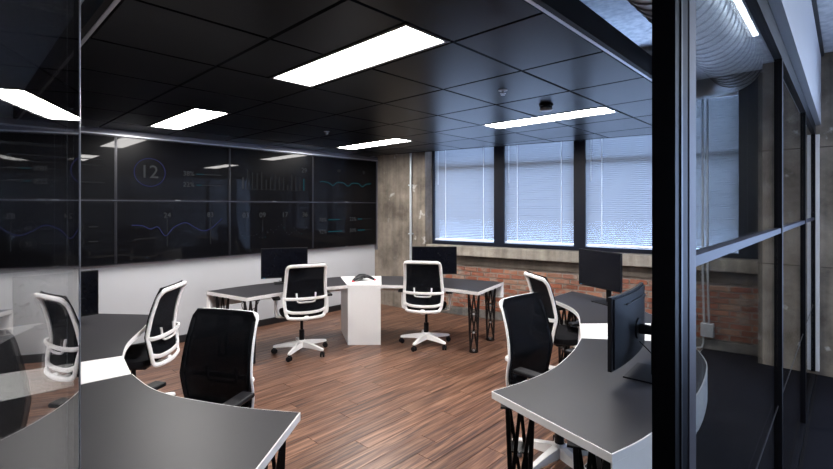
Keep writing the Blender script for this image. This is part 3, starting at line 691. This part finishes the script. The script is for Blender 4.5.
# ------------------------------------------------------------------ chairs (local frame: the sitter faces +y)
def make_chair():
    t = thing('office_chair', 'office chair', 'chair')
    hubz = 0.125
    b = MB(); b.lathe([(0.045, 0.07), (0.052, 0.09), (0.050, 0.135), (0.036, 0.155)], n=18)
    for k in range(5):
        a = 2 * PI * k / 5 + PI / 2; d = Vector((math.cos(a), math.sin(a), 0)); n = Vector((-d.y, d.x, 0))
        lo = []; pts = [(0.03, 0.036, 0.075, 0.142), (0.16, 0.030, 0.078, 0.125), (0.30, 0.021, 0.072, 0.100), (0.325, 0.015, 0.072, 0.092)]
        vs = []; fs = []
        for q in pts: vs += [d * q[0] - n * q[1] + Vector((0, 0, q[2])), d * q[0] + n * q[1] + Vector((0, 0, q[2])), d * q[0] + n * q[1] * .7 + Vector((0, 0, q[3])), d * q[0] - n * q[1] * .7 + Vector((0, 0, q[3]))]
        for i in range(3):
            for j in range(4): fs.append((i * 4 + j, i * 4 + (j + 1) % 4, i * 4 + 4 + (j + 1) % 4, i * 4 + 4 + j))
        fs += [(3, 2, 1, 0), (12, 13, 14, 15)]
        b.add(vs, fs)
    base = b.build('star_base', M['plastic_w'], t, bevel=0.004)
    wheel = MB()
    for s in (-1, 1):
        wheel.m = Matrix.Translation((0, s * 0.015, 0.029)) @ Matrix.Rotation(PI / 2, 4, 'X')
        wheel.lathe([(0.020, -0.010), (0.029, -0.007), (0.029, 0.007), (0.020, 0.010)], n=16)
    wheel.m = Matrix.Identity(4); wheel.box(-0.014, 0.014, -0.007, 0.007, 0.03, 0.074)
    wm = wheel.mesh('caster', M['plastic_b'], True)
    for k in range(5):
        a = 2 * PI * k / 5 + PI / 2; link('caster', wm, t, (0.312 * math.cos(a), 0.312 * math.sin(a), 0), (0, 0, a + 0.7 * k))
    MB().lathe([(0.030, 0.13), (0.030, 0.27), (0.017, 0.275), (0.017, 0.42)], n=16).build('gas_lift', M['plastic_b'], t, True)
    MB().box(-0.09, 0.09, -0.14, 0.12, 0.405, 0.452).build('mechanism', M['plastic_b'], t, bevel=0.012)
    MB().tube([(0.08, 0.06, 0.43), (0.22, 0.07, 0.425), (0.26, 0.08, 0.42)], [0.006, 0.006, 0.011], 8).build('lever', M['plastic_b'], t, True)
    # seat cushion
    sp = []
    for k in range(36):
        a = 2 * PI * k / 36; ca, sa = math.cos(a), math.sin(a); e = 0.55
        sp.append((0.245 * math.copysign(abs(ca) ** e, ca), 0.02 + 0.235 * math.copysign(abs(sa) ** e, sa)))
    st = MB(); rings = [(0.90, 0.452), (0.98, 0.465), (1.0, 0.49), (0.97, 0.512), (0.85, 0.525), (0.5, 0.520), (0.05, 0.516)]
    vs = [(p[0] * q[0], 0.02 + (p[1] - .02) * q[0], q[1] - (0.03 * max(0, p[1] - .12) / .13 if q[1] > .5 else 0)) for q in rings for p in sp]
    fs = [(i * 36 + j, i * 36 + (j + 1) % 36, (i + 1) * 36 + (j + 1) % 36, (i + 1) * 36 + j) for i in range(6) for j in range(36)] + [tuple(range(35, -1, -1)), tuple(6 * 36 + j for j in range(36))]
    st.add(vs, fs).build('seat', M['fabric'], t, True)
    # back
    prof = [(0.475, 0.195, -0.245), (0.52, 0.215, -0.250), (0.60, 0.228, -0.240), (0.70, 0.230, -0.220), (0.80, 0.222, -0.232), (0.90, 0.216, -0.255), (1.00, 0.212, -0.290), (1.055, 0.208, -0.315)]
    def at(z):
        for (z0, w0, y0), (z1, w1, y1) in zip(prof[:-1], prof[1:]):
            if z <= z1: q = max(0, (z - z0) / (z1 - z0)); return w0 + (w1 - w0) * q, y0 + (y1 - y0) * q
        return prof[-1][1:]
    side = [0.55, 0.62, 0.70, 0.78, 0.86, 0.94, 1.0]
    loop = [(-at(z)[0], at(z)[1], z) for z in side] + [(-0.207, -0.312, 1.030), (-0.185, -0.326, 1.050), (-0.09, -0.334, 1.053), (0.09, -0.334, 1.053), (0.185, -0.326, 1.050), (0.207, -0.312, 1.030)]
    loop += [(at(z)[0], at(z)[1], z) for z in side[::-1]] + [(0.205, -0.252, 0.495), (0.165, -0.275, 0.472), (0.0, -0.295, 0.465), (-0.165, -0.275, 0.472), (-0.205, -0.252, 0.495)]
    lp = cr(loop, 5, True)
    MB().tube(lp, 0.0185, 10, True, up=(0, 1, 0.0001), rb=0.014).build('back_frame', M['plastic_w'], t, True)
    rows = []
    for i in range(15):
        z = 0.50 + (1.074 - 0.50) * i / 14; w, y = at(z); w += 0.013
        if z > 1.03: w -= (z - 1.03) ** 2 * 14
        rows.append([(w * (j / 6 - 1), y + 0.014 - 0.016 * (1 - (j / 6 - 1) ** 2), z) for j in range(13)])
    MB().surf(rows, (0, 0.006, 0)).build('back_mesh', M['mesh'], t, True)
    lb = cr([(-0.232, -0.225, 0.690), (-0.215, -0.262, 0.688), (-0.12, -0.285, 0.684), (0, -0.291, 0.683), (0.12, -0.285, 0.684), (0.215, -0.262, 0.688), (0.232, -0.225, 0.690)], 6)
    MB().tube(lb, 0.011, 8, up=(0, 0, 1), rb=0.017).build('lumbar_bar', M['plastic_w'], t, True)
    br = cr([(-0.105, -0.262, 0.745), (-0.100, -0.270, 0.68), (-0.092, -0.280, 0.652), (-0.05, -0.287, 0.645), (0.05, -0.287, 0.645), (0.092, -0.280, 0.652), (0.100, -0.270, 0.68), (0.105, -0.262, 0.745)], 5)
    MB().tube(br, 0.0095, 8, up=(0, 1, 0)).build('lumbar_bracket', M['plastic_w'], t, True)
    lo = cr([(-0.222, -0.243, 0.560), (-0.15, -0.272, 0.535), (0, -0.286, 0.528), (0.15, -0.272, 0.535), (0.222, -0.243, 0.560)], 6)
    MB().tube(lo, 0.012, 8, up=(0, 0, 1), rb=0.017).build('lower_bar', M['plastic_w'], t, True)
    MB().tube([(0, -0.12, 0.43), (0, -0.24, 0.44), (0, -0.285, 0.48)], [0.04, 0.035, 0.03], 10, rb=0.018, up=(0, 0, 1)).build('back_bracket', M['plastic_w'], t, True)
    for s in (-1, 1):
        arm = cr([(s * 0.16, -0.02, 0.44), (s * 0.27, -0.02, 0.452), (s * 0.292, -0.02, 0.475), (s * 0.295, -0.015, 0.56), (s * 0.295, -0.01, 0.655)], 6)
        ar = MB().tube(arm, 0.016, 8, up=(0, 1, 0), rb=0.028).build('armrest', M['plastic_w'], t, True)
        MB().box(s * .295 - .042, s * .295 + .042, -0.12, 0.13, 0.655, 0.682).build('arm_pad', M['plastic_b'], ar, bevel=0.011)
    return t
CH = [((-4.60, 2.876), (-0.93, 0.37), 0.0, 'white framed office chair facing the monitor below the bar chart display'),
      ((-3.765, 4.115), (-0.55, 0.83), 0.3, 'white framed office chair at the desk by the concrete column, back turned'),
      ((-4.18, 1.055), (-0.66, -0.75), 0.2, 'office chair in side profile at the desk wing beside the pale wall'),
      ((-2.59, 0.913), (0.48, -0.877), 0.5, 'black office chair facing the large desk wing by the glass door'),
      ((-1.365, 2.785), (0.995, -0.10), 0.9, 'black office chair facing the desk wing beside the partition post'),
      ((-1.93, 4.07), (0.58, 0.81), 0.4, 'office chair tucked under the desk wing in front of the brick wall')]
chair = make_chair()
for k, (p, f, rb, lab) in enumerate(CH):
    o = chair if k == 0 else copy_tree(chair)
    o.location = (p[0], p[1], 0); o.rotation_euler = (0, 0, math.atan2(-f[0], f[1])); o['label'] = lab; o['group'] = 'office chairs inside the desk ring'
    for c in o.children:
        if c.name.split('.')[0] in ('star_base',): c.rotation_euler.z = rb
        if c.name.split('.')[0] == 'caster':
            x, y = c.location.x, c.location.y
            c.location = (x * math.cos(rb) - y * math.sin(rb), x * math.sin(rb) + y * math.cos(rb), 0); c.rotation_euler.z += rb

# ------------------------------------------------------------------ monitors (local frame: screen faces +y, origin on the desk top)
def monitor(label, pos, face, w, z0, z1, back=0.12, base=(0.24, 0.17), basepos=0.09, curve=0.0):
    """z0, z1 above the desk top; back = distance of the pole behind the screen"""
    t = thing('monitor', label, 'monitor', (pos[0], pos[1], ZT + 0.001), math.atan2(-face[0], face[1]), 'monitors on the curved desks')
    n = 12; h = z1 - z0
    bow = lambda x: curve * (x / (w / 2)) ** 2
    rows = [[(w * (j / n - .5), bow(w * (j / n - .5)) - 0.010, z0 + h * i / 4) for j in range(n + 1)] for i in range(5)]
    MB().surf(rows, (0, 0.022, 0)).build('housing', M['plastic_b'], t, bevel=0.003)
    m = 0.010
    rows = [[((w - 2 * m) * (j / n - .5), bow((w - 2 * m) * (j / n - .5)) + 0.011, z0 + 0.016 + (h - .026) * i / 4) for j in range(n + 1)] for i in range(5)]
    MB().surf(rows, (0, 0.002, 0)).build('screen', M['screen_off'], t)
    rows = [[((w * .94) * (j / n - .5), -0.036 + 0.018 * max(abs(j / n - .5) * 2, abs(i / 8 - .5) * 2) ** 3 + bow((w * .94) * (j / n - .5)), z0 + h * (.03 + .94 * i / 8)) for j in range(n + 1)] for i in range(9)]
    MB().surf(rows, (0, 0.012, 0)).build('rear_cover', M['plastic_b'], t, True)
    MB().box(-w * .30, w * .30, -0.0345, -0.026, z0 + h * .86, z0 + h * .875).build('vent_slot', M['black'], t)
    zc = z0 + h * .45
    k = MB(); k.m = Matrix.Translation((0, -0.036, zc)) @ Matrix.Rotation(PI / 2, 4, 'X'); k.lathe([(0.062, 0), (0.058, 0.008), (0.03, 0.012), (0.026, back - 0.045)], n=20)
    k.build('mount', M['plastic_b'], t, True)
    MB().box(-0.028, 0.028, -back - 0.012, -back + 0.010, 0.008, zc + 0.05).build('stand_pole', M['plastic_b'], t, bevel=0.006)
    MB().box(-base[0] / 2, base[0] / 2, -basepos - base[1] / 2, -basepos + base[1] / 2, 0, 0.009).build('base_plate', M['plastic_b'], t, bevel=0.003)
    MB().box(w / 2 - .045, w / 2 - .03, bow(w / 2) + .0115, bow(w / 2) + .0135, z0 + .004, z0 + .009).build('power_light', M['led'], t)
    ca = cr([(0.02, -0.04, z0 + h * .25), (0.03, -back + .02, z0 + h * .1), (0.025, -back - .03, 0.06), (0.02, -back - .06, 0.008), (0.05, -back - .14, 0.006)], 6)
    MB().tube(ca, 0.0035, 6).build('cable', M['plastic_b'], t, True)
    return t
def at2(px, py): return (px, py)
monitor('black monitor on the desk in front of the bar chart display', (-5.06, 2.92), (0.90, -0.43), 0.56, 0.08, 0.45)
monitor('black monitor on the desk by the brown concrete column', (-4.00, 4.53), (0.66, -0.75), 0.60, 0.06, 0.43, back=.10, basepos=.06)
monitor('black monitor angled in front of the brick wall on the far desk wing', (-1.77, 4.47), (-0.42, -0.91), 0.56, 0.155, 0.525)
monitor('large black monitor seen from behind beside the partition post', (-0.915, 2.78), (-1.0, -0.06), 0.65, 0.075, 0.475, back=.12, base=(0.30, 0.21), basepos=0.10, curve=0.022)
monitor('black monitor seen edge on against the pale grey wall', (-4.54, 0.62), (0.99, 0.05), 0.54, 0.06, 0.43)

# ------------------------------------------------------------------ conference phone
ph = thing('conference_phone', 'black three legged conference phone on the white pedestal', 'phone', (-4.60, 3.78, ZT + 0.001), math.atan2(0.64, 0.77))
for k in range(3):
    a = PI / 2 + 2 * PI * k / 3 + .5
    pa = [(0.02 * math.cos(a), 0.02 * math.sin(a), 0.058), (0.07 * math.cos(a), 0.07 * math.sin(a), 0.050), (0.12 * math.cos(a), 0.12 * math.sin(a), 0.034), (0.165 * math.cos(a), 0.165 * math.sin(a), 0.014)]
    MB().tube(cr(pa, 5), [0.055 - .030 * i / 15 for i in range(16)], 12, up=(0, 0, 1), rb=[0.022 - .009 * i / 15 for i in range(16)]).build('arm', M['plastic_b'], ph, True)
    MB().lathe([(0.020, -0.006), (0.022, 0.004), (0.012, 0.010)], (0.170 * math.cos(a), 0.170 * math.sin(a), 0.006), 12).build('mute_pad', M['red'], ph, True)
MB().lathe([(0.062, 0.03), (0.060, 0.062), (0.045, 0.078), (0.02, 0.082)], n=24).build('speaker_dome', M['plastic_b'], ph, True)
MB().box(-0.035, 0.035, -0.11, -0.05, 0.035, 0.047).build('keypad', M['grid'], ph, bevel=0.004)

# small under desk cable
ud = thing('desk_power_brick', 'small black power brick with looped cable under the far desk edge', 'power brick', (-4.88, 2.42, 0.66))
MB().box(-0.05, 0.05, -0.09, 0.09, 0.0, 0.041).build('body', M['plastic_b'], ud, bevel=0.006)
MB().tube(cr([(0.03, -0.08, 0.01), (0.04, -0.15, -0.03), (0.05, -0.13, -0.10), (0.05, -0.03, -0.11), (0.04, 0.04, -0.05), (0.03, 0.06, 0.01)], 6), 0.004, 6).build('cable', M['plastic_b'], ud, True)
